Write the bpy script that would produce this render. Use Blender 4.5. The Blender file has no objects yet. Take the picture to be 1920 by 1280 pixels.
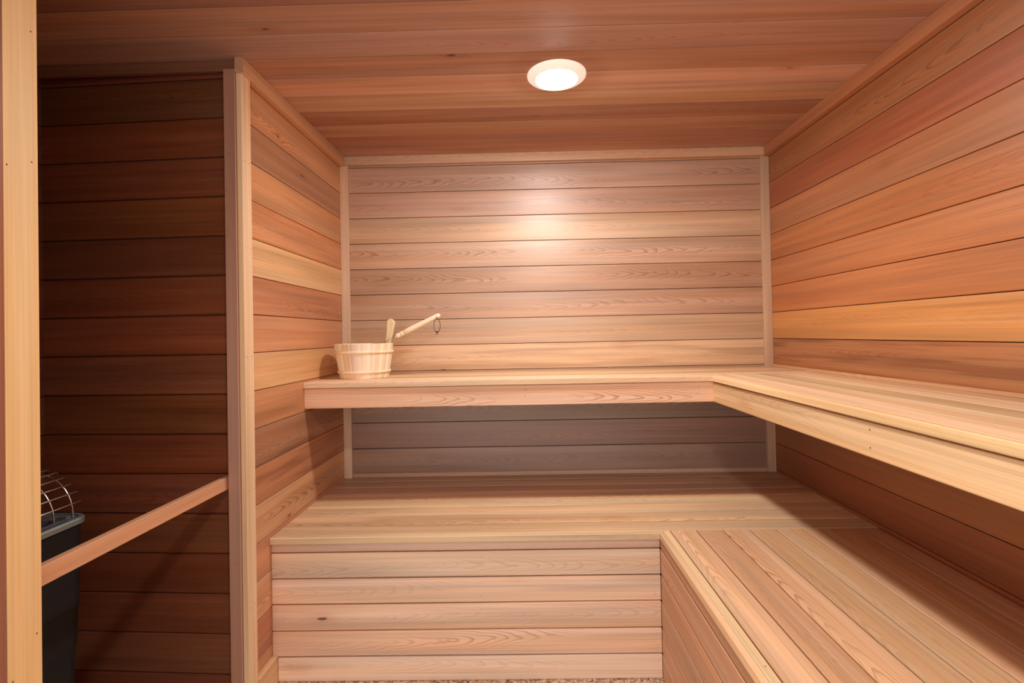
import bpy, math, random
from mathutils import Vector, Matrix, Euler
random.seed(7)
COL = bpy.context.scene.collection
H = 1.205                                 # camera height above the floor
CEIL = 2.1063; XL = -.908; XR = 1.2211; YB = 2.4928
JW = .128; ZJ = .7236 + H                 # tongue and groove pitch, one joint height
YJ = 2.3585                                 # one ceiling joint

# ---------------------------------------------------------------- materials
def sr(r, g, b):
    f = lambda c: (c/255/12.92) if c/255 <= .04045 else ((c/255+.055)/1.055)**2.4
    return (f(r), f(g), f(b))

class NT:
    def __init__(s, name):
        s.m = bpy.data.materials.new(name); s.m.use_nodes = True
        s.t = s.m.node_tree; s.t.nodes.clear()
        s.out = s.n('ShaderNodeOutputMaterial'); s.p = s.n('ShaderNodeBsdfPrincipled')
        s.l(s.p.outputs[0], s.out.inputs[0])
    def n(s, k, **kw):
        x = s.t.nodes.new(k)
        for a, b in kw.items(): setattr(x, a, b)
        return x
    def l(s, a, b): s.t.links.new(a, b)
    def put(s, sock, v):
        if hasattr(v, 'is_linked') or hasattr(v, 'links'): s.l(v, sock)
        else: sock.default_value = v
    def math(s, op, a, b=None, c=None, clamp=False):
        x = s.n('ShaderNodeMath', operation=op, use_clamp=clamp)
        s.put(x.inputs[0], a)
        if b is not None: s.put(x.inputs[1], b)
        if c is not None: s.put(x.inputs[2], c)
        return x.outputs[0]
    def vec(s, a, b, c):
        x = s.n('ShaderNodeCombineXYZ')
        for i, v in enumerate((a, b, c)): s.put(x.inputs[i], v)
        return x.outputs[0]
    def noise(s, v, detail=2, rough=.5, dist=0):
        x = s.n('ShaderNodeTexNoise'); s.l(v, x.inputs['Vector'])
        x.inputs['Scale'].default_value = 1; x.inputs['Detail'].default_value = detail
        x.inputs['Roughness'].default_value = rough; x.inputs['Distortion'].default_value = dist
        return x.outputs[0]
    def mr(s, v, a, b, c=0, d=1, smooth=False):
        x = s.n('ShaderNodeMapRange'); s.put(x.inputs[0], v)
        if smooth: x.interpolation_type = 'SMOOTHSTEP'
        for i, q in enumerate((a, b, c, d)): x.inputs[i+1].default_value = q
        return x.outputs[0]
    def mix(s, f, a, b, mode='MIX'):
        x = s.n('ShaderNodeMix', data_type='RGBA', blend_type=mode)
        s.put(x.inputs[0], f)
        for i, v in ((6, a), (7, b)):
            if isinstance(v, tuple): x.inputs[i].default_value = (*v[:3], 1)
            else: s.l(v, x.inputs[i])
        return x.outputs[2]

def wood(name, rough=.42, aniso=.75, spec=.5, cup=1.0, knots=1.0, contrast=1.0):
    k = NT(name)
    g = k.n('ShaderNodeAttribute', attribute_name='grain'); tn = k.n('ShaderNodeAttribute', attribute_name='tone')
    pr = k.n('ShaderNodeAttribute', attribute_name='board')
    sp = k.n('ShaderNodeSeparateXYZ'); k.l(g.outputs['Vector'], sp.inputs[0])
    u, v, vn = sp.outputs
    ps = k.n('ShaderNodeSeparateXYZ'); k.l(pr.outputs['Vector'], ps.inputs[0])
    sd, cath, dark = ps.outputs                     # seed, flat-sawn figure, dark heart streaks
    S = lambda v_, f: k.math('MULTIPLY', v_, f)
    fine = k.noise(k.vec(S(u, 2.2), S(v, 330), S(sd, 9.7)), 1, .6)
    med = k.noise(k.vec(S(u, 1.1), S(v, 75), S(sd, 5.3)), 2, .6)
    broad = k.noise(k.vec(S(u, .9), S(v, 16), S(sd, 3.1)), 1, .5)
    warp = k.noise(k.vec(S(u, 5), S(v, 22), S(sd, 7.7)), 1, .55)
    wig = k.noise(k.vec(S(u, 34), S(v, 60), S(sd, 2.7)), 0, .5)
    # nested V figure of a flat-sawn board
    vc = k.math('ADD', v, k.math('MULTIPLY_ADD', k.noise(k.vec(S(u, 1.4), 0.0, S(sd, 1.9)), 0), .07, -.035))
    par = S(k.math('POWER', k.math('ABSOLUTE', vc), 1.6), 620)
    ph = k.math('ADD', k.math('ADD', S(u, 13), par), k.math('ADD', S(warp, 3.2), S(wig, .45)))
    fr = k.math('FRACT', ph)
    ring = k.math('MULTIPLY', k.mr(fr, .55, .93, 0, 1, True), k.mr(fr, .95, 1.0, 1, 0))
    cm = k.mr(k.noise(k.vec(S(u, 1.7), S(v, 9), S(sd, 4.4)), 0), .36, .6, 0, 1, True)
    cm = k.math('MULTIPLY', k.math('MULTIPLY', ring, cm), cath)
    hs = k.math('MULTIPLY', k.mr(k.noise(k.vec(S(u, 1.6), S(v, 34), S(sd, 6.1)), 2, .6), .46, .64, 0, 1, True), dark)
    # pin knots
    vo = k.n('ShaderNodeTexVoronoi', voronoi_dimensions='3D', feature='F1')
    k.l(k.vec(S(u, 3.4), S(v, 11), S(sd, 31.0)), vo.inputs['Vector']); vo.inputs['Scale'].default_value = 1
    rr = k.n('ShaderNodeSeparateColor'); k.l(vo.outputs['Color'], rr.inputs[0])
    sel = k.mr(rr.outputs[0], .86, .87, 0, knots)
    kd = k.math('ADD', vo.outputs['Distance'], S(k.math('SUBTRACT', wig, .5), .05))
    kn = k.math('MULTIPLY', k.mr(kd, .035, .075, 1, 0, True), sel)
    halo = k.math('MULTIPLY', k.mr(kd, .05, .3, 1, 0, True), sel)
    c = tn.outputs['Color']
    lum = k.math('ADD', k.mr(broad, .25, .75, 1-.17*contrast, 1+.15*contrast), k.mr(med, .3, .7, -.10*contrast, .09*contrast))
    lum = k.math('ADD', lum, k.mr(fine, .3, .7, -.085*contrast, .075*contrast))
    vm = k.n('ShaderNodeVectorMath', operation='SCALE'); k.l(c, vm.inputs[0]); k.l(lum, vm.inputs[3])
    c = vm.outputs[0]
    red = k.mix(1.0, c, (1.0, .91, .80), 'MULTIPLY')
    c = k.mix(k.mr(k.noise(k.vec(S(u, .7), S(v, 22), S(sd, 8.8)), 0), .4, .65), c, red)
    c = k.mix(S(cm, .62*contrast), c, k.mix(1.0, c, (.50, .33, .24), 'MULTIPLY'))
    c = k.mix(S(hs, .92), c, k.mix(1.0, c, (.58, .42, .33), 'MULTIPLY'))
    c = k.mix(S(halo, .35), c, k.mix(1.0, c, (.75, .5, .35), 'MULTIPLY'))
    c = k.mix(S(kn, .85), c, sr(62, 34, 24))
    k.l(c, k.p.inputs['Base Color'])
    k.l(k.math('ADD', rough, S(k.math('SUBTRACT', med, .5), .22)), k.p.inputs['Roughness'])
    k.p.inputs['Specular IOR Level'].default_value = spec
    k.p.inputs['Anisotropic'].default_value = aniso; k.p.inputs['Anisotropic Rotation'].default_value = .25
    tg = k.n('ShaderNodeTangent', direction_type='UV_MAP', uv_map='UVMap'); k.l(tg.outputs[0], k.p.inputs['Tangent'])
    h = S(med, .0003)
    h = k.math('ADD', h, S(broad, .0011))
    h = k.math('SUBTRACT', h, S(k.math('POWER', k.math('ABSOLUTE', vn), 2), .0011*cup))
    b = k.n('ShaderNodeBump'); b.inputs['Strength'].default_value = .8; b.inputs['Distance'].default_value = 1
    k.l(h, b.inputs['Height']); k.l(b.outputs[0], k.p.inputs['Normal'])
    return k.m

M = {}
M['wall'] = wood('cedar_wall', .46, .3, 1.0, 2.0, contrast=1.15)
M['ceil'] = wood('cedar_ceiling', .62, .4, .35, .8, contrast=1.0)
M['bench'] = wood('cedar_bench', .50, .5, .4, .3, contrast=1.1)
M['trim'] = wood('cedar_trim', .5, .5, .4, 0, knots=.0, contrast=.8)
M['dark'] = wood('cedar_alcove', .5, .6, .4, .6, contrast=1.1)  # alcove cedar, its shade sits in the board tones
M['pine'] = wood('aspen_pale', .55, .3, .35, 0, knots=0, contrast=.6)

def plain(name, col, rough=.5, metal=0, emis=None, bump=None, spec=.5):
    k = NT(name); k.p.inputs['Base Color'].default_value = (*col, 1)
    k.p.inputs['Roughness'].default_value = rough; k.p.inputs['Metallic'].default_value = metal
    k.p.inputs['Specular IOR Level'].default_value = spec
    tc = k.n('ShaderNodeTexCoord')
    mp = k.n('ShaderNodeMapping'); k.l(tc.outputs['Object'], mp.inputs[0]); mp.inputs['Scale'].default_value = (40, 40, 40)
    nz = k.noise(mp.outputs[0], 3)
    lo = tuple(c*.86 for c in col); hi = tuple(min(1, c*1.12) for c in col)
    k.l(k.mix(nz, lo, hi), k.p.inputs['Base Color'])
    k.l(k.mr(nz, .2, .8, max(.02, rough-.06), rough+.06), k.p.inputs['Roughness'])
    if emis:
        k.p.inputs['Emission Color'].default_value = (*emis[0], 1); k.p.inputs['Emission Strength'].default_value = emis[1]
    if bump:
        b = k.n('ShaderNodeBump'); b.inputs['Strength'].default_value = bump; b.inputs['Distance'].default_value = .002
        k.l(nz, b.inputs['Height']); k.l(b.outputs[0], k.p.inputs['Normal'])
    return k.m
M['backing'] = plain('groove_shadow', sr(44, 24, 17), .9)
M['black'] = plain('black_enamel', sr(20, 21, 24), .5, spec=.25)
M['void'] = plain('recess_black', sr(14, 14, 15), .8)  # flat black inside the heater top
M['zinc'] = plain('galvanised_steel', sr(140, 152, 152), .42, .75, bump=.3)
M['wire'] = plain('steel_wire', sr(205, 200, 192), .28, 1)
M['ring'] = plain('white_ring_glow', sr(240, 234, 226), .45, emis=((1, .88, .74), .45))  # faint glow added so the ring looks lit by the lens
M['lens'] = plain('lamp_lens', (1, 1, 1), .4, emis=((1, .94, .89), 335))
M['nail'] = plain('nail_head', sr(70, 45, 35), .6)
M['leather'] = plain('leather_cord', sr(62, 42, 34), .7)

def pebble():
    k = NT('pebble_floor')
    tc = k.n('ShaderNodeTexCoord')
    vo = k.n('ShaderNodeTexVoronoi', feature='F1'); vo.inputs['Scale'].default_value = 130
    k.l(tc.outputs['Object'], vo.inputs['Vector'])
    rr = k.n('ShaderNodeSeparateColor'); k.l(vo.outputs['Color'], rr.inputs[0])
    cr = k.n('ShaderNodeValToRGB'); k.l(rr.outputs[0], cr.inputs[0])
    e = cr.color_ramp.elements; e[0].color = (*sr(120, 92, 74), 1); e[1].color = (*sr(238, 222, 200), 1)
    for p, c in ((.3, sr(196, 160, 128)), (.55, sr(226, 204, 180)), (.8, sr(172, 140, 116))):
        x = e.new(p); x.color = (*c, 1)
    gap = k.mr(vo.outputs['Distance'], .55, .85, 0, .8)
    k.l(k.mix(gap, cr.outputs[0], sr(74, 54, 44)), k.p.inputs['Base Color'])
    k.p.inputs['Roughness'].default_value = .45
    b = k.n('ShaderNodeBump'); b.inputs['Distance'].default_value = .002; b.inputs['Strength'].default_value = 1
    k.l(k.math('MULTIPLY', vo.outputs['Distance'], -1.0), b.inputs['Height']); k.l(b.outputs[0], k.p.inputs['Normal'])
    return k.m
M['floor'] = pebble()

# ---------------------------------------------------------------- mesh builder
class MB:
    def __init__(s):
        s.v = []; s.f = []; s.g = []; s.t = []; s.b = []; s.mi = []; s.uv = []; s.sm = []
    def face(s, idx, gr, tone, brd, mi=0, smooth=False):
        s.f.append(idx); s.g.append(gr); s.t.append(tone); s.b.append(brd); s.mi.append(mi); s.sm.append(smooth)
    def board(s, lo, hi, L, W, tone, cath=0, dark=0, ch=.0012, mi=0, seed=None, flip=1):
        """box lo..hi; grain runs along axis L, board width along axis W; long edges eased by ch"""
        T = 3-L-W; sd = random.random()*10 if seed is None else seed
        lo = list(lo); hi = list(hi); uo = random.random()*20
        c = min(ch, (hi[W]-lo[W])*.3, (hi[T]-lo[T])*.3)
        w0, w1, t0, t1 = lo[W], hi[W], lo[T], hi[T]
        wc = (w0+w1)/2; hw = (w1-w0)/2; voff = (random.random()-.5)*.03
        prof = [(w0+c, t0), (w1-c, t0), (w1, t0+c), (w1, t1-c), (w1-c, t1), (w0+c, t1), (w0, t1-c), (w0, t0+c)]
        base = len(s.v)
        for l in (lo[L], hi[L]):
            for w, t in prof:
                p = [0, 0, 0]; p[L] = l; p[W] = w; p[T] = t; s.v.append(tuple(p))
        par = 1 if (L, W, T) in ((0, 1, 2), (1, 2, 0), (2, 0, 1)) else -1
        br = (sd, cath, dark)
        def gv(i):
            l = lo[L] if i < 8 else hi[L]; w, t = prof[i % 8]
            return (l+uo, w-wc+voff+(t-t0), (w-wc)/hw)
        for i in range(8):
            j = (i+1) % 8; q = (i, j, j+8, i+8)
            if par > 0: q = q[::-1] if False else q
            else: q = q[::-1]
            gl = [list(gv(a)) for a in q]
            if i in (2, 6):
                for x in gl: x[2] = 0
            s.face([base+a for a in q], [tuple(x) for x in gl], tone, br, mi)
        for e, rng in ((0, range(7, -1, -1)), (8, range(8))):
            q = [e+a for a in rng]
            if par < 0: q = q[::-1]
            gl = []
            for a in q:
                w, t = prof[a % 8]; gl.append((uo+(t-t0)*.3, (w-wc)*1.0+(t-t0), 0))
            dk = tuple(x*.82 for x in tone)
            s.face([base+a for a in q], gl, dk, (sd, 0, 0), mi)
    def poly(s, verts, faces, mi=0, smooth=False, tone=(.5, .4, .3), gr=None, brd=(0, 0, 0)):
        b = len(s.v); s.v += [tuple(x) for x in verts]
        for f in faces:
            s.face([b+i for i in f], [(gr(verts[i]) if gr else (verts[i][2], verts[i][0], 0)) for i in f], tone, brd, mi, smooth)
    def nail(s, p, ax, sgn, r=.0016, mi=1):
        a, b = [i for i in range(3) if i != ax]; vs = []
        for k in range(8):
            q = list(p); q[a] += r*math.cos(k*math.pi/4); q[b] += r*math.sin(k*math.pi/4); q[ax] += sgn*.0004; vs.append(q)
        s.poly(vs, [list(range(8)) if (sgn > 0) == (ax != 1) else list(range(7, -1, -1))], mi)
    def box(s, lo, hi, mi=0, tone=(.3, .2, .1)):
        s.board(lo, hi, 0, 1, tone, ch=0.0001, mi=mi)
    def tube(s, pts, r, n=10, mi=0, cap=True, tone=(.6, .5, .4), closed=False):
        pts = [Vector(p) for p in pts]; N = len(pts); rs = r if isinstance(r, (list, tuple)) else [r]*N
        vs = []; up = None; acc = 0; us = []
        for i, p in enumerate(pts):
            if closed: d = (pts[(i+1) % N]-pts[i-1]).normalized()
            else: d = (pts[min(i+1, N-1)]-pts[max(i-1, 0)]).normalized()
            if up is None:
                up = Vector((0, 0, 1)) if abs(d.z) < .9 else Vector((1, 0, 0))
            a = d.cross(up).normalized(); up = a.cross(d).normalized()
            if i: acc += (p-pts[i-1]).length
            for k in range(n):
                t = 2*math.pi*k/n; vs.append(p+(a*math.cos(t)+up*math.sin(t))*rs[i]); us.append((acc, k/n*rs[i]*6, 0))
        b = len(s.v); s.v += [tuple(x) for x in vs]
        M_ = N if closed else N-1
        for i in range(M_):
            for k in range(n):
                q = [i*n+k, i*n+(k+1) % n, ((i+1) % N)*n+(k+1) % n, ((i+1) % N)*n+k]
                s.face([b+x for x in q], [us[x] for x in q], tone, (3.3, 0, 0), mi, True)
        if cap and not closed:
            for q in (list(range(n-1, -1, -1)), [(N-1)*n+k for k in range(n)]):
                s.face([b+x for x in q], [us[x] for x in q], tone, (3.3, 0, 0), mi, False)
    def build(s, name, mats, parent=None, mat=None, loc=None, bevel=0):
        me = bpy.data.meshes.new(name)
        vs = s.v if mat is None else [tuple(mat @ Vector(v)) for v in s.v]
        if loc is not None: vs = [tuple(Vector(v)-Vector(loc)) for v in vs]
        me.from_pydata(vs, [], s.f)
        ga = me.attributes.new('grain', 'FLOAT_VECTOR', 'CORNER'); ba = me.attributes.new('board', 'FLOAT_VECTOR', 'CORNER')
        ta = me.attributes.new('tone', 'FLOAT_COLOR', 'CORNER'); uv = me.uv_layers.new(name='UVMap')
        G = []; B = []; T = []; U = []
        for f, g, t, b in zip(s.f, s.g, s.t, s.b):
            for x in g:
                G += x; B += b; T += (*t, 1); U += (x[0], x[1])
        ga = me.attributes['grain']; ga.data.foreach_set('vector', G)
        me.attributes['board'].data.foreach_set('vector', B)
        me.attributes['tone'].data.foreach_set('color', T)
        me.uv_layers['UVMap'].data.foreach_set('uv', U)
        for m in (mats if isinstance(mats, list) else [mats]): me.materials.append(m)
        me.polygons.foreach_set('material_index', s.mi); me.polygons.foreach_set('use_smooth', s.sm)
        me.update()
        o = bpy.data.objects.new(name, me); COL.objects.link(o)
        if parent: o.parent = parent
        if loc is not None: o.location = loc
        return o

def struct(o, label=None):
    o['kind'] = 'structure'
    if label: o['label'] = label
    return o
def thing(name, label, cat, loc, group=None):
    o = bpy.data.objects.new(name, None); COL.objects.link(o); o.location = loc; o.empty_display_size = .1
    o['label'] = label; o['category'] = cat
    if group: o['group'] = group
    return o
def part(mb, name, mats, root):                # geometry given in world coordinates
    return mb.build(name, mats, root, loc=None, mat=Matrix.Translation(-Vector(root.location)))

# tones of single boards (sRGB), the room's light and shade partly put in
def T(r, g, b, j=4, sat=.73, gain=1.09):
    c = sr(*(max(0, min(255, c+random.uniform(-j, j))) for c in (r, g, b)))
    y = .2126*c[0]+.7152*c[1]+.0722*c[2]
    c = [(y+(x-y)*sat)*gain for x in c]
    return (min(.95, c[0]*.985), min(.95, c[1]*1.02), min(.95, c[2]*.955))
G = .0012                                       # half of the gap between two boards

# ---------------------------------------------------------------- walls
def rows(n0, n1):                               # board row k lies between joint k-1 and joint k (k grows downwards)
    return [(k, ZJ-k*JW, ZJ-(k-1)*JW) for k in range(n0, n1)]
NR = 17
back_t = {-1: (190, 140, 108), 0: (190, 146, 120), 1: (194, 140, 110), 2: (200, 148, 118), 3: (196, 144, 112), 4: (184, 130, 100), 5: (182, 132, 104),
          6: (190, 138, 106), 7: (222, 168, 122), 8: (190, 136, 100), 9: (160, 122, 104), 10: (156, 118, 100), 11: (160, 118, 98)}  # rows below the upper bench toned darker, its shade put in
back_c = {0: .9, 3: .9, 4: .9, 2: .3, 5: .7, 6: .2, 10: .4}
m = MB()
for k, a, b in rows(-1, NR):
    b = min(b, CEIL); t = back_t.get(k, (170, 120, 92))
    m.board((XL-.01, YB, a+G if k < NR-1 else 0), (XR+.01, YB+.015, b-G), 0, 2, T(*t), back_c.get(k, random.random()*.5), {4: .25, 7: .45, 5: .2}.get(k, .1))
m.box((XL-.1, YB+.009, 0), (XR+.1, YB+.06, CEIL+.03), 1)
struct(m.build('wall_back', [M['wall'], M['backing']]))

left_t = {0: (214, 152, 108), 1: (186, 124, 84), 2: (206, 142, 92), 3: (206, 136, 84), 4: (220, 172, 120), 5: (196, 126, 80), 6: (198, 130, 84), 7: (224, 166, 108),
          8: (198, 132, 88), 9: (174, 120, 84), 10: (186, 118, 76), 11: (212, 152, 108), 12: (206, 138, 92), 13: (210, 150, 106), 14: (190, 122, 78)}
left_c = {0: 1, 5: .8, 7: .9, 9: .5, 11: 1, 13: 1, 3: .3}
left_d = {3: .3, 5: .35, 9: .7, 10: .6, 8: .25, 2: .25}
m = MB()
for k, a, b in rows(-1, NR):
    b = min(b, CEIL)
    m.board((XL-.015, 1.587, a+G if k < NR-1 else 0), (XL, YB+.001, b-G), 1, 2, T(*left_t.get(k, (200, 138, 96)), 4, .84, 1.02), left_c.get(k, .15), left_d.get(k, .1))
m.box((XL-.036, 1.587, 0), (XL-.009, YB+.05, CEIL+.01), 1)
struct(m.build('wall_left', [M['wall'], M['backing']]))

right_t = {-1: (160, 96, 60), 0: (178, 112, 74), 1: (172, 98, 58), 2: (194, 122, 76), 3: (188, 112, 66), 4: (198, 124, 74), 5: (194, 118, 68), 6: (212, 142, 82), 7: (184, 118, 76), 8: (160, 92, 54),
           9: (160, 92, 54), 10: (158, 88, 52), 11: (156, 84, 48), 12: (160, 88, 50)}  # rows below the upper seat toned darker, bench shade put in
right_c = {0: 1, 7: .6, 3: .3, 6: .15}
right_d = {7: .9, 1: .3, 3: .25, 0: .1}
m = MB()
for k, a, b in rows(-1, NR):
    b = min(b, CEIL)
    m.board((XR, -.9, a+G if k < NR-1 else 0), (XR+.015, YB+.001, b-G), 1, 2, T(*right_t.get(k, (160, 90, 55)), 4, .96, .86 if k < 4 else .93), right_c.get(k, .1), right_d.get(k, .12))  # upper rows dimmed against the lit lower ones, light fall put into the tone
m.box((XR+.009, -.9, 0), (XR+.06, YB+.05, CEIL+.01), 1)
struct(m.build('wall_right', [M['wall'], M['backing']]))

# ceiling
m = MB(); y = YJ+2*JW; k = 0
ceil_t = [(184, 126, 100), (188, 130, 104), (176, 116, 92), (180, 120, 94), (178, 116, 90), (194, 138, 112), (202, 146, 120), (186, 126, 100), (188, 132, 108), (182, 122, 98), (168, 106, 80), (172, 110, 86)]  # boards by the lamp toned paler, its halo put into the colour
while y > -.95:
    t = ceil_t[k] if k < len(ceil_t) else (168, 102, 76)
    m.board((-1.62, y-JW+.0017, CEIL), (XR+.012, y-.0017, CEIL+.015), 0, 1, T(*t), .15 if k % 4 else .5, .3 if k % 3 == 1 else .15, ch=.0008)
    y -= JW; k += 1
m.box((-1.66, -.95, CEIL+.009), (XR+.06, YB+.06, CEIL+.05), 1)
struct(m.build('ceiling', [M['ceil'], M['backing']]))

# floor
m = MB(); m.box((-1.66, -.95, -.05), (XR+.06, YB+.06, 0), 0); struct(m.build('floor', M['floor']))

# heater alcove: rear wall turned by a few degrees, side wall and the stub of the front partition; alcove shade is put into the dark tones
m = MB(); p = .1288
for k in range(-1, 16):
    a = .7262+H-k*p; b = min(a+p, CEIL)
    if k == 15 or a < .01: a = 0
    if b <= a+.01: break
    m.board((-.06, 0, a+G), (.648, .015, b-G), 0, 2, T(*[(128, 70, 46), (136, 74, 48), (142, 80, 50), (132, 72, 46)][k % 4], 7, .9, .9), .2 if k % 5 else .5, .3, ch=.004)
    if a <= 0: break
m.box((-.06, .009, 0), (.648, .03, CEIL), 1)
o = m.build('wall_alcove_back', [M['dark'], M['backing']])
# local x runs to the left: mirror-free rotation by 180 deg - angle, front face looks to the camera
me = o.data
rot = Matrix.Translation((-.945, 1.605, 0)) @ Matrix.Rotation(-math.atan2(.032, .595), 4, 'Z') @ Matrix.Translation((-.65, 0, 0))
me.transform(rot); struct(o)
m = MB()
for k in range(-1, 16):
    a = .7262+H-k*p; b = min(a+p, CEIL)
    if a < .01: a = 0
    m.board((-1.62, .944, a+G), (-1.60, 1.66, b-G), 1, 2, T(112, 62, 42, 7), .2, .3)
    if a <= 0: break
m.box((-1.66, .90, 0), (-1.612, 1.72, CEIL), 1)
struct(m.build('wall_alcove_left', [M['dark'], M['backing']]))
m = MB()
for k in range(-1, 16):
    a = .7262+H-k*p; b = min(a+p, CEIL)
    if a < .01: a = 0
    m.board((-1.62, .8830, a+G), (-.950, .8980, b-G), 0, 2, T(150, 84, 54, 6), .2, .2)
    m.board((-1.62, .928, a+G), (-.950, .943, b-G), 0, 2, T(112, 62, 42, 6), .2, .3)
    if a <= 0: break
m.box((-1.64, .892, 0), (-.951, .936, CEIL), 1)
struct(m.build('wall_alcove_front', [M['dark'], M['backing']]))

# ---------------------------------------------------------------- trim
tr = [0]
def trim(lo, hi, L, W, tone, cath=.0, mat='trim', nails=(), ax=0, sg=1, dark=0):
    tr[0] += 1; m = MB(); m.board(lo, hi, L, W, tone, cath, dark, ch=.0015)
    for q in nails: m.nail(q, ax, sg)
    return struct(m.build('trim_%d' % tr[0], [M[mat], M['nail']]))
ct = .028; cc = .049                             # crown depth and height
trim((XL, YB-ct, CEIL-cc+.006), (XR, YB, CEIL), 0, 2, T(206, 160, 128), .5)                       # back crown
trim((XL, 1.572, CEIL-cc), (XL+ct, YB-ct-.001, CEIL), 1, 2, T(208, 144, 100), .1)                  # left crown
trim((XR-ct, -.9, CEIL-cc), (XR, YB-ct-.001, CEIL), 1, 2, T(190, 118, 74), .1, dark=.2)            # right crown
trim((-1.60, 1.586, CEIL-.036), (XL-.001, 1.603, CEIL), 0, 2, T(140, 82, 56), .1, 'dark')          # alcove crown
zl = .0
trim((XL, YB-.02, .508), (XL+.040, YB, CEIL-cc+.005), 2, 0, T(216, 176, 146), .1,
     nails=[(XL+.02, YB-.02, z) for z in (.75, 1.25, 1.75)], ax=1, sg=-1)                          # left rear corner
trim((XR-.040, YB-.02, .508), (XR, YB, CEIL-cc+.005), 2, 0, T(206, 156, 120), .1,
     nails=[(XR-.02, YB-.02, z) for z in (.8, 1.3, 1.8)], ax=1, sg=-1)                             # right rear corner
trim((XL+.041, YB-.013, .508), (XR-.041, YB, .528), 0, 2, T(190, 150, 128), .3)                    # strip over the lower seat
# end of the left wall
trim((XL, 1.578, 0), (XL+.018, 1.630, CEIL-cc), 2, 1, T(232, 190, 144), .0,
     nails=[(XL+.018, y_, z) for z in (.35, .72, 1.02, 1.15, 1.5, 1.78) for y_ in (1.590, 1.618)], ax=0, sg=1)
trim((-.946, 1.572, 0), (XL-.0005, 1.6045, CEIL-.037), 2, 0, T(176, 124, 98), .25,
     nails=[(-.928, 1.572, z) for z in (.5, 1.1, 1.8)], ax=1, sg=-1)
# trim on the near side of the opening
trim((-.948, .8825, 0), (-.930, .9465, CEIL), 2, 1, T(230, 194, 142, 2, .92, 1.0), .0, 'pine',
     nails=[(-.930, y_, z) for z, y_ in ((.60, .890), (.66, .935), (1.53, .887), (1.55, .933), (1.80, .933))], ax=0, sg=1, dark=.12)
trim((-1.02, .866, 0), (-.9305, .8820, CEIL), 2, 0, T(150, 80, 54), .1, 'dark')
# baseboard of the left wall
trim((XL, 1.631, 0), (XL+.019, 1.7645, .096), 1, 2, T(226, 170, 118), .5)

# ---------------------------------------------------------------- benches
WB = .0916
ZU = H-.1812; ZLo = H-.6975                            # seat heights
YU = 2.047; XU = .768; YLf = 1.7455; XLb = .455
GB = .0046
bt = [(222, 178, 132), (226, 184, 138), (216, 166, 118), (228, 186, 140), (220, 172, 124), (212, 160, 116)]
# upper bench, rear run
r = thing('upper_bench', 'upper pale cedar bench running along the rear wall, wooden bucket on it', 'bench', (.15, 2.3, ZU-.1))
m = MB(); y = YU+.001
ws = [.030, .092, .092, .092, .092, .07]
for i, w in enumerate(ws):
    y1 = min(y+w, YB-.002)
    x1 = XU+.001 if i == 0 else XR-.001
    m.board((XL+.001, y, ZU-.022), (x1, y1-GB, ZU), 0, 1, T(*[(226, 184, 140), (230, 190, 146), (214, 168, 122), (226, 184, 136), (216, 172, 126), (214, 170, 124)][i]), .2, .15)
    y = y1
part(m, 'seat', [M['bench']], r)
m = MB(); m.board((XL+.001, YU-.017, ZU-.024), (XU, YU, ZU), 0, 2, T(226, 184, 146), .25, .1, ch=.002)
part(m, 'edge_board', [M['bench']], r)
m = MB(); m.board((XL+.001, YU-.009, ZU-.107), (XU+.009, YU+.010, ZU-.0255), 0, 2, T(226, 176, 136), 1.0, .12, ch=.002)
for x in (.0, .0, .70): m.nail((x, YU-.009, ZU-.045), 1, -1); m.nail((x-.003, YU-.009, ZU-.07), 1, -1)
part(m, 'fascia', [M['bench'], M['nail']], r)
m = MB(); m.board((XL+.001, YB-.04, ZU-.10), (XR-.002, YB-.001, ZU-.0225), 0, 2, T(180, 130, 96))
m.board((XL+.0005, YU+.012, ZU-.10), (XL+.04, YB-.042, ZU-.0225), 1, 2, T(180, 130, 96))
part(m, 'ledger', [M['bench']], r)
# upper bench, right run
r = thing('upper_bench', 'upper pale cedar bench running along the right wall towards the viewer', 'bench', (1.0, .7, ZU-.1))
m = MB(); x = XU+.001
for i, w in enumerate([.088, .094, .094, .093, .064]):
    x1 = min(x+w, XR-.002) if i < 4 else XR-.002
    m.board((x, -.9, ZU-.022), (x1-GB, YU+.030, ZU), 1, 0, T(*[(232, 192, 146), (230, 188, 142), (218, 176, 130), (232, 194, 148), (222, 178, 130)][i]), .12, .22 if i == 2 else .08)
    x = x1
part(m, 'seat', [M['bench']], r)
m = MB(); m.board((XU-.017, -.9, ZU-.024), (XU, YU-.0175, ZU), 1, 2, T(230, 182, 134), .1, .1, ch=.003)
part(m, 'edge_board', [M['bench']], r)
m = MB(); m.board((XU-.008, -.9, ZU-.107), (XU+.010, YU-.010, ZU-.029), 1, 2, T(226, 172, 124), .3, .1, ch=.002)
for y_ in (1.7, 1.12, .6): m.nail((XU-.008, y_, ZU-.045), 0, -1, .002); m.nail((XU-.008, y_, ZU-.085), 0, -1, .002)
part(m, 'fascia', [M['bench'], M['nail']], r)
m = MB(); m.board((XR-.013, -.9, ZU+.0003), (XR-.0005, YB-.021, ZU+.012), 1, 2, T(214, 152, 98), .3, .2)
part(m, 'wall_strip', [M['bench']], r)
m = MB(); m.board((XR-.04, -.9, ZU-.10), (XR-.001, YU, ZU-.0225), 1, 2, T(160, 110, 80))
part(m, 'ledger', [M['bench']], r)

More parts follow.
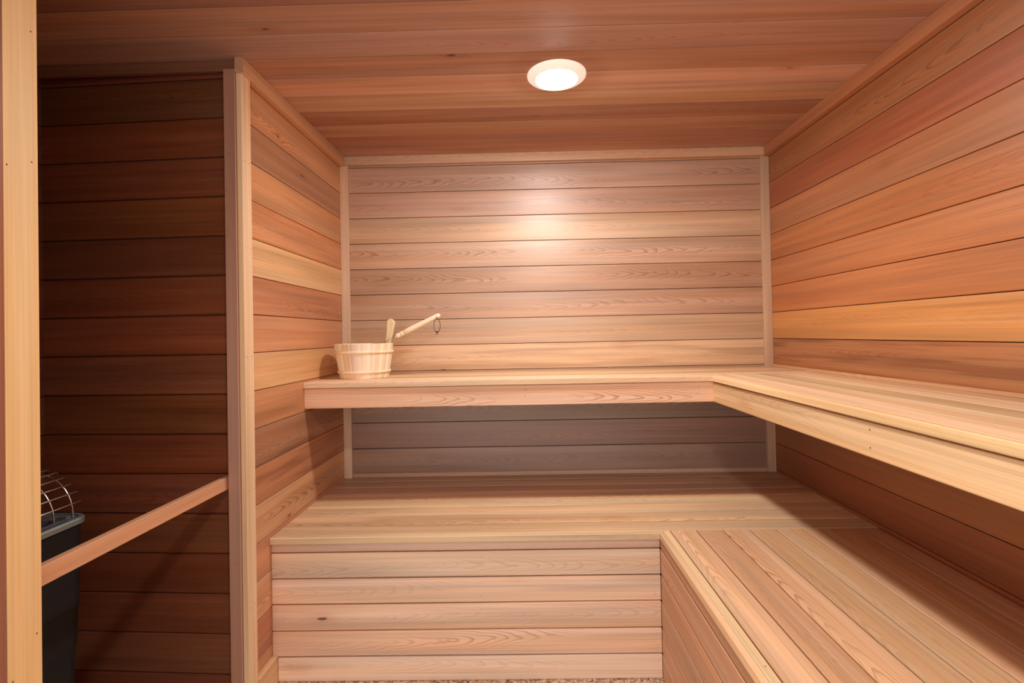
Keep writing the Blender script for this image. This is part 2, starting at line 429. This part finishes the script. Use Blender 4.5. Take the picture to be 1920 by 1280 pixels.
# lower bench, rear run
r = thing('lower_bench', 'lower closed cedar bench below the rear wall with horizontal boarded front', 'bench', (0, 2.1, 0))
m = MB(); lt = [(214, 164, 120), (220, 174, 128), (222, 174, 130), (224, 182, 136), (218, 170, 126), (196, 148, 116), (200, 154, 124), (192, 146, 116), (196, 148, 118)]  # rear boards toned darker, the upper bench's shadow put in
e = [1.7657]+[1.7657+(i+1)*.0925 for i in range(7)]
for i in range(len(e)):
    y0 = e[i]; y1 = min(e[i]+.0925, YB-.002)
    if i == len(e)-1: y1 = YB-.002
    m.board((XL+.001, y0+GB/2, ZLo-.022), (XR-.001, y1-GB/2, ZLo), 0, 1, T(*lt[i]), [.3, .9, .6, .5, .6, .2, .3, .2, .2][i], .1)
m.board((XL+.001, 1.7635, ZLo-.022), (XLb+.0395, 1.7655, ZLo), 0, 1, T(222, 176, 130), .2)
part(m, 'seat', [M['bench']], r)
m = MB(); m.board((XL+.001, YLf, ZLo-.0235), (XLb-.0005, YLf+.0175, ZLo), 0, 2, T(222, 178, 140), .2, ch=.002)
part(m, 'edge_board', [M['bench']], r)
m = MB(); YR = 1.758; ht = [(206, 158, 132), (228, 184, 156), (238, 196, 168), (236, 190, 160), (234, 188, 158), (240, 200, 170)]
zt = ZLo-.0245; zs = [zt, .450, .359, .269, .176, .086, 0]
for i in range(6):
    xl = XL+.001 if i < 5 else XL+.020
    m.board((xl, YR, zs[i+1]+(.0022 if i < 5 else 0)), (XLb+.0015, YR+.018, zs[i]-(.0022 if i else 0)), 0, 2, T(*ht[i]), [.1, .4, .25, .35, .9, .3][i], .06, ch=.002)
    if i:
        for x in (-.17, .44):
            for z in (zs[i]-.022, zs[i+1]+.022): m.nail((x+random.uniform(-.006, .006), YR, z), 1, -1, .0012)
m.box((XL+.03, YR+.0125, 0), (XLb+.02, YR+.03, zt-.03), 2)
part(m, 'riser', [M['wall'], M['nail'], M['backing']], r)
# lower bench, right run
r = thing('lower_bench', 'lower closed cedar bench along the right wall, seat boards running towards the viewer', 'bench', (.85, .7, 0))
m = MB(); xs = [XLb+.041]+[XLb+.041+(i+1)*.0918 for i in range(8)]
rt = [(224, 176, 128), (204, 154, 110), (224, 178, 132), (222, 170, 120), (218, 168, 120), (214, 164, 118), (200, 140, 96), (198, 138, 94)]  # last boards toned darker, shadow of the upper seat put in
for i in range(8):
    x0 = xs[i]; x1 = min(xs[i+1], XR-.002) if i < 7 else XR-.002
    m.board((x0+GB/2, -.9, ZLo-.022), (x1-GB/2, 1.7645, ZLo), 1, 0, T(*rt[i]), [.8, .3, 1, .4, .2, .2, .1, .1][i], [.05, .3, .1, .2, .2, .2, .2, .2][i])
m.board((XLb+.0175, -.9, ZLo-.022), (XLb+.0395, 1.7630, ZLo), 1, 0, T(234, 190, 140), .1)
for y_ in (1.05, ): m.nail((XLb+.03, y_, ZLo), 2, 1)
part(m, 'seat', [M['bench'], M['nail']], r)
m = MB(); m.board((XLb, -.9, ZLo-.0235), (XLb+.0172, 1.7628, ZLo), 1, 2, T(228, 184, 138), .1, ch=.002)
part(m, 'edge_board', [M['bench']], r)
m = MB()
for i in range(6):
    m.board((XLb+.003, -.9, zs[i+1]+(.0022 if i < 5 else 0)), (XLb+.021, YR-.0005, zs[i]-(.0022 if i else 0)), 1, 2, T(*[(190, 130, 92), (210, 152, 108), (206, 146, 104), (202, 144, 102), (206, 148, 106), (204, 144, 102)][i]), [.1, .7, .2, .5, .4, .3][i], .1, ch=.002)
m.box((XLb+.0155, -.9, 0), (XLb+.04, YR-.001, zt-.03), 1)
part(m, 'riser', [M['bench'], M['backing']], r)

# ---------------------------------------------------------------- guard rail
m = MB(); m.board((-.970, .9475, .731), (-.951, 1.6045, .770), 1, 2, T(206, 142, 98), .8, .15, ch=.0015)
o = m.build('guard_rail', [M['trim']], loc=(-.96, 1.29, .75))
o['label'] = 'thin horizontal wooden guard rail crossing the opening in front of the heater'; o['category'] = 'rail'

# ---------------------------------------------------------------- lathe helper
def lathe(m, prof, c, n=64, mi=0, tone=(.6, .5, .4), sm=True, stave=0, toner=None):
    N = len(prof); b = len(m.v)
    for i in range(n):
        a = 2*math.pi*i/n
        for rr, z in prof: m.v.append((c[0]+rr*math.cos(a), c[1]+rr*math.sin(a), c[2]+z))
    for i in range(n):
        j = (i+1) % n
        for k in range(N-1):
            q = [i*N+k, j*N+k, j*N+k+1, i*N+k+1]
            a = i/n; gl = [(prof[k][1], a*2*math.pi*.13, 0), (prof[k][1], (i+1)/n*2*math.pi*.13, 0), (prof[k+1][1], (i+1)/n*2*math.pi*.13, 0), (prof[k+1][1], a*2*math.pi*.13, 0)]
            t = toner(i) if toner else (tone, (2.2, 0, 0))
            m.face([b+x for x in q], gl, t[0], t[1], mi, sm)

# ---------------------------------------------------------------- downlights
def downlight(x, y, label):
    r = thing('downlight', label, 'ceiling light', (x, y, CEIL-.001), None)
    m = MB(); lathe(m, [(.103, .001), (.1025, -.003), (.099, -.006), (.088, -.011), (.078, -.015), (.074, -.0165), (.072, -.015), (.071, .001)], (0, 0, 0), 64)
    m.build('trim_ring', [M['ring']], r)
    m = MB(); lathe(m, [(.0712, -.013), (.066, -.018), (.05, -.0215), (.03, -.0235), (.0001, -.024)], (0, 0, 0), 48)
    m.build('lens', [M['lens']], r)
    return r
downlight(.1296, 1.7372, 'round white downlight glowing in the middle of the ceiling')
downlight(.1296, .12, 'round white downlight behind the viewer, nearer to the door')

# ---------------------------------------------------------------- bucket and ladle
BX, BY, BZ = -.7275, 2.256, ZU+.0005
r = thing('bucket', 'pale wooden stave bucket with two hoops on the left end of the upper bench', 'bucket', (BX, BY, BZ))
m = MB(); nst = 18; tones = [T(*random.choice([(242, 224, 202), (236, 214, 188), (246, 228, 206), (230, 206, 178), (240, 212, 190)]), 5) for _ in range(nst)]
def tn(i, n=nst*6): q = i*nst//n; return (tones[q], (q*1.37+.3, .0, .15))
def rad(z): return .1065+(.1305-.1065)*z/.153
prof = [(rad(0)-.014, .0), (rad(0)-.001, .0), (rad(0), .001), (rad(.151), .151), (rad(.153)-.001, .153), (rad(.153)-.013, .153), (rad(.153)-.014, .152), (rad(.015)-.014, .015), (.0001, .015)]
b0 = len(m.v); lathe(m, prof, (0, 0, 0), nst*6, 0, toner=tn, sm=False)
N = len(prof)
for i in range(nst*6):                            # shallow joints between the staves
    if i % 6 == 0:
        for k in (2, 3):
            v = Vector(m.v[b0+i*N+k]); s_ = 1-.0014/max(.01, math.hypot(v.x, v.y)); m.v[b0+i*N+k] = (v.x*s_, v.y*s_, v.z)
m.build('body', [M['pine']], r)
for z, hgt in ((.109, .012), (.022, .012)):
    m = MB(); a0, a1 = rad(z), rad(z+hgt)
    lathe(m, [(a0-.001, z), (a0+.004, z+.0005), ((a0+a1)/2+.0062, z+hgt/2), (a1+.004, z+hgt-.0005), (a1-.001, z+hgt)], (0, 0, 0), 72, tone=T(240, 214, 176))
    m.build('hoop', [M['pine']], r)
# raised ear of the bucket: a curved paddle standing above the right rear rim
m = MB(); S_ = 14; vs = []; fs = []
px, py = .089, .062
for i in range(S_+1):
    t = i/S_; z = .10+t*.165; off = .010*math.sin(t*2.2)+.022*t
    w = .0115+.0115*t**1.5
    if t > .86: w *= math.sqrt(max(0.02, 1-((t-.86)/.14)**2))
    th = .0075
    for sx, sy in ((-1, -1), (-.45, -1.25), (0, -.75), (.45, -1.25), (1, -1), (1, 1), (0, 1.1), (-1, 1)):
        vs.append((px-.012+off+sx*w, py+sy*th, z))
for i in range(S_):
    for k in range(8): fs.append([i*8+k, i*8+(k+1) % 8, (i+1)*8+(k+1) % 8, (i+1)*8+k])
fs.append(list(range(7, -1, -1))); fs.append([S_*8+k for k in range(8)])
m.poly(vs, fs, 0, True, T(230, 196, 152), brd=(4.2, .2, .1))
m.build('ear', [M['pine']], r)

# ladle leaning out of the bucket
A = Vector((-.579, 2.245, H+.001)); Bv = Vector((-.382, 2.265, H+.096))
r = thing('ladle', 'pale wooden ladle handle leaning out of the bucket, dark cord loop at its end', 'ladle', tuple(A))
d = (Bv-A).normalized(); Ln = (Bv-A).length
m = MB(); pr = [(0, .0075), (.004, .0092), (.018, .0096), (.019, .0086), (.022, .0086), (.023, .0100), (.033, .0102), (.034, .0092), (.037, .0092), (.038, .0100), (.07, .0112), (.12, .0108), (.17, .0100), (.205, .0098), (Ln-.008, .0095), (Ln-.002, .0065), (Ln, .003)]
m.tube([d*t for t, _ in pr], [q*1.14 for _, q in pr], 16, tone=T(240, 212, 178))
m.build('handle', [M['pine']], r)
m = MB(); m.tube([d*-.012, d*.002], [.0070, .0076], 12); m.build('ferrule', [M['wire']], r)
inner = Vector((BX+.055, BY-.01, BZ+.055))-A
m = MB(); sh = [d*-.008, d*-.03, d*-.055, inner+Vector((.012, 0, .05)), inner]
m.tube([sh[0], sh[1], sh[2], (sh[2]+sh[3])/2, sh[3], sh[4]], .0028, 8); m.build('shaft', [M['wire']], r)
m = MB(); lathe(m, [(.0001, -.03), (.02, -.028), (.034, -.016), (.040, 0), (.0385, 0), (.033, -.014), (.02, -.026), (.0001, -.028)], tuple(inner+Vector((-.034, 0, 0))), 32)
m.build('bowl', [M['wire']], r)
tip = d*(Ln-.016)+Vector((0, -.010, 0))
m = MB(); lp = []
for i in range(20):
    a = 2*math.pi*i/20; lp.append(tip+Vector((.0145*math.sin(a)+.002, -.003, -.042-.0+.031*math.cos(a)*1.0)))
m.tube([tip+Vector((-.001, .003, .004)), tip+Vector((0, -.002, -.006)), lp[0]], .0013, 8)
m.tube(lp, .0013, 8, closed=True)
kx = lp[10]
for q in ((-.004, 0, .003), (.004, 0, .004), (0, -.002, -.002), (.002, .001, .002)):
    c = kx+Vector(q); m.tube([c+Vector((-.003, 0, -.001)), c, c+Vector((.003, 0, .002))], [.0012, .0028, .0012], 8)
for q in ((-.006, 0, -.012), (.006, 0, -.011)): m.tube([kx, kx+Vector(q)], .001, 6)
m.build('cord_loop', [M['leather']], r)

# ---------------------------------------------------------------- heater
HX1 = -1.150; HX0 = -1.415; HY0 = .985; HY1 = 1.312; HZ = .757
def rrect(x0, x1, y0, y1, rad_, n=6):
    out = []
    for cx, cy, a0 in ((x1-rad_, y1-rad_, 0), (x0+rad_, y1-rad_, 90), (x0+rad_, y0+rad_, 180), (x1-rad_, y0+rad_, 270)):
        for i in range(n+1):
            a = math.radians(a0+90*i/n); out.append((cx+rad_*math.cos(a), cy+rad_*math.sin(a)))
    return out
def loft(m, rings, mi=0, smooth=False, cap0=True, cap1=True):
    n = len(rings[0]); vs = [v for rg in rings for v in rg]; fs = []
    for i in range(len(rings)-1):
        for k in range(n): fs.append([i*n+k, i*n+(k+1) % n, (i+1)*n+(k+1) % n, (i+1)*n+k])
    if cap0: fs.append(list(range(n-1, -1, -1)))
    if cap1: fs.append([(len(rings)-1)*n+k for k in range(n)])
    m.poly(vs, fs, mi, smooth)
def ring(x0, x1, y0, y1, r_, z): return [(x, y, z) for x, y in rrect(x0, x1, y0, y1, r_)]
r = thing('sauna_heater', 'black sauna heater with galvanised rim and wire guard in the dark alcove', 'heater', (-1.28, 1.14, 0))
m = MB(); rings = []
for z, ins in ((.12, .022), (.13, .020), (.30, .0165), (.302, .0150), (.43, .0125), (.432, .0112), (.53, .0095), (.532, .0082), (.735, .006), (.742, .008)):
    rings.append(ring(HX0+ins, HX1-ins, HY0+ins, HY1-ins*1.6, .035, z))
loft(m, rings, cap1=False); part(m, 'casing', [M['black']], r)
m = MB()
o_ = [ring(HX0+.010, HX1-.010, HY0+.010, HY1-.010, .036, .741), ring(HX0, HX1, HY0, HY1, .042, .742), ring(HX0, HX1, HY0, HY1, .042, .753), ring(HX0+.003, HX1-.003, HY0+.003, HY1-.003, .04, .757),
      ring(HX0+.010, HX1-.010, HY0+.010, HY1-.010, .036, .757), ring(HX0+.012, HX1-.012, HY0+.012, HY1-.012, .034, .753), ring(HX0+.045, HX1-.045, HY0+.045, HY1-.05, .012, .753),
      ring(HX0+.047, HX1-.047, HY0+.047, HY1-.052, .012, .745), ring(HX0+.047, HX1-.047, HY0+.047, HY1-.052, .012, .66)]
loft(m, o_, cap0=False, cap1=False); part(m, 'top_rim', [M['zinc']], r)
m = MB(); m.box((HX0+.04, HY0+.04, .655), (HX1-.04, HY1-.045, .66))
for x in (-1.33, -1.29, -1.25): m.tube([(x, HY0+.05, .70), (x, HY1-.06, .70)], .006, 8)
part(m, 'stone_tray', [M['void']], r)
m = MB()
for y_ in (1.02, 1.15, 1.265): m.box((HX1-.052, y_, .7535), (HX1-.030, y_+.012, .762))
m.tube([(HX1-.026, HY0+.03, .7555), (HX1-.026, HY1-.045, .7555)], .0022, 8)
part(m, 'bracket', [M['zinc']], r)
gr = bpy.data.objects.new('wire_guard', None)
m = MB(); gx = (HX0+HX1)/2; R_ = .104; fz = .755
arcs = [1.283, 1.231, 1.179, 1.127, 1.075, 1.023]
for y_ in arcs:
    pts = [(gx+R_*math.cos(a), y_, fz+.008+R_*math.sin(a)*1.02) for a in [math.pi*i/20 for i in range(21)]]
    pts = [(gx+R_, y_, fz-.004)]+pts+[(gx-R_, y_, fz-.004)]
    m.tube(pts, .0020, 8)
for deg in (14, 28, 41, 54, 68, 82, 96, 110, 124, 138, 152, 166):
    a = math.radians(deg); p0 = Vector((gx+(R_+.003)*math.cos(a), 0, fz+.008+(R_+.003)*math.sin(a)*1.02))
    hk = Vector((-.008*math.cos(a), 0, -.008*math.sin(a)))
    m.tube([p0+Vector((0, 1.0, 0)), p0+Vector((0, 1.300, 0)), p0+Vector((0, 1.308, 0))+hk*.2, p0+Vector((0, 1.313, 0))+hk], .0018, 8)
bpy.data.objects.remove(gr)
part(m, 'wire_guard', [M['wire']], r)
for x in (HX0+.05, HX1-.05):
    for y_ in (HY0+.05, HY1-.07):
        m = MB(); m.tube([(x, y_, 0), (x, y_, .006), (x, y_, .0061), (x, y_, .125)], [.018, .018, .011, .011], 14); part(m, 'leg', [M['black']], r)

# ---------------------------------------------------------------- world, camera
w = bpy.data.worlds.new('World'); bpy.context.scene.world = w; w.use_nodes = True
bg = w.node_tree.nodes['Background']; bg.inputs[0].default_value = (1.0, .96, .90, 1); bg.inputs[1].default_value = 2.0

cd = bpy.data.cameras.new('Camera'); cam = bpy.data.objects.new('Camera', cd); COL.objects.link(cam)
cd.sensor_fit = 'HORIZONTAL'; cd.sensor_width = 36; cd.lens = 937.205/1920*36; cd.shift_x = -10.1265/1920; cd.shift_y = -23.8953/1920; cd.clip_start = .01
F = Vector((-0.01409865, 0.99983788, 0.01119977)); R = Vector((0.99970347, 0.0143174, -0.01969749)); D = Vector((-0.01985465, 0.01091874, -0.99974325))
mt = Matrix.Identity(4)
for i in range(3): mt[i][0] = R[i]; mt[i][1] = -D[i]; mt[i][2] = -F[i]
mt[2][3] = H; cam.matrix_world = mt
sc = bpy.context.scene; sc.camera = cam
sc.view_settings.view_transform = 'Standard'; sc.view_settings.look = 'None'; sc.view_settings.exposure = .06; sc.view_settings.gamma = 1
sc.view_settings.use_curve_mapping = False
sc.cycles.max_bounces = 7; sc.cycles.diffuse_bounces = 6; sc.cycles.glossy_bounces = 3; sc.cycles.transmission_bounces = 1
sc.cycles.use_adaptive_sampling = True; sc.cycles.adaptive_threshold = .03; sc.cycles.use_denoising = True
sc.cycles.caustics_reflective = False; sc.cycles.sample_clamp_indirect = 4
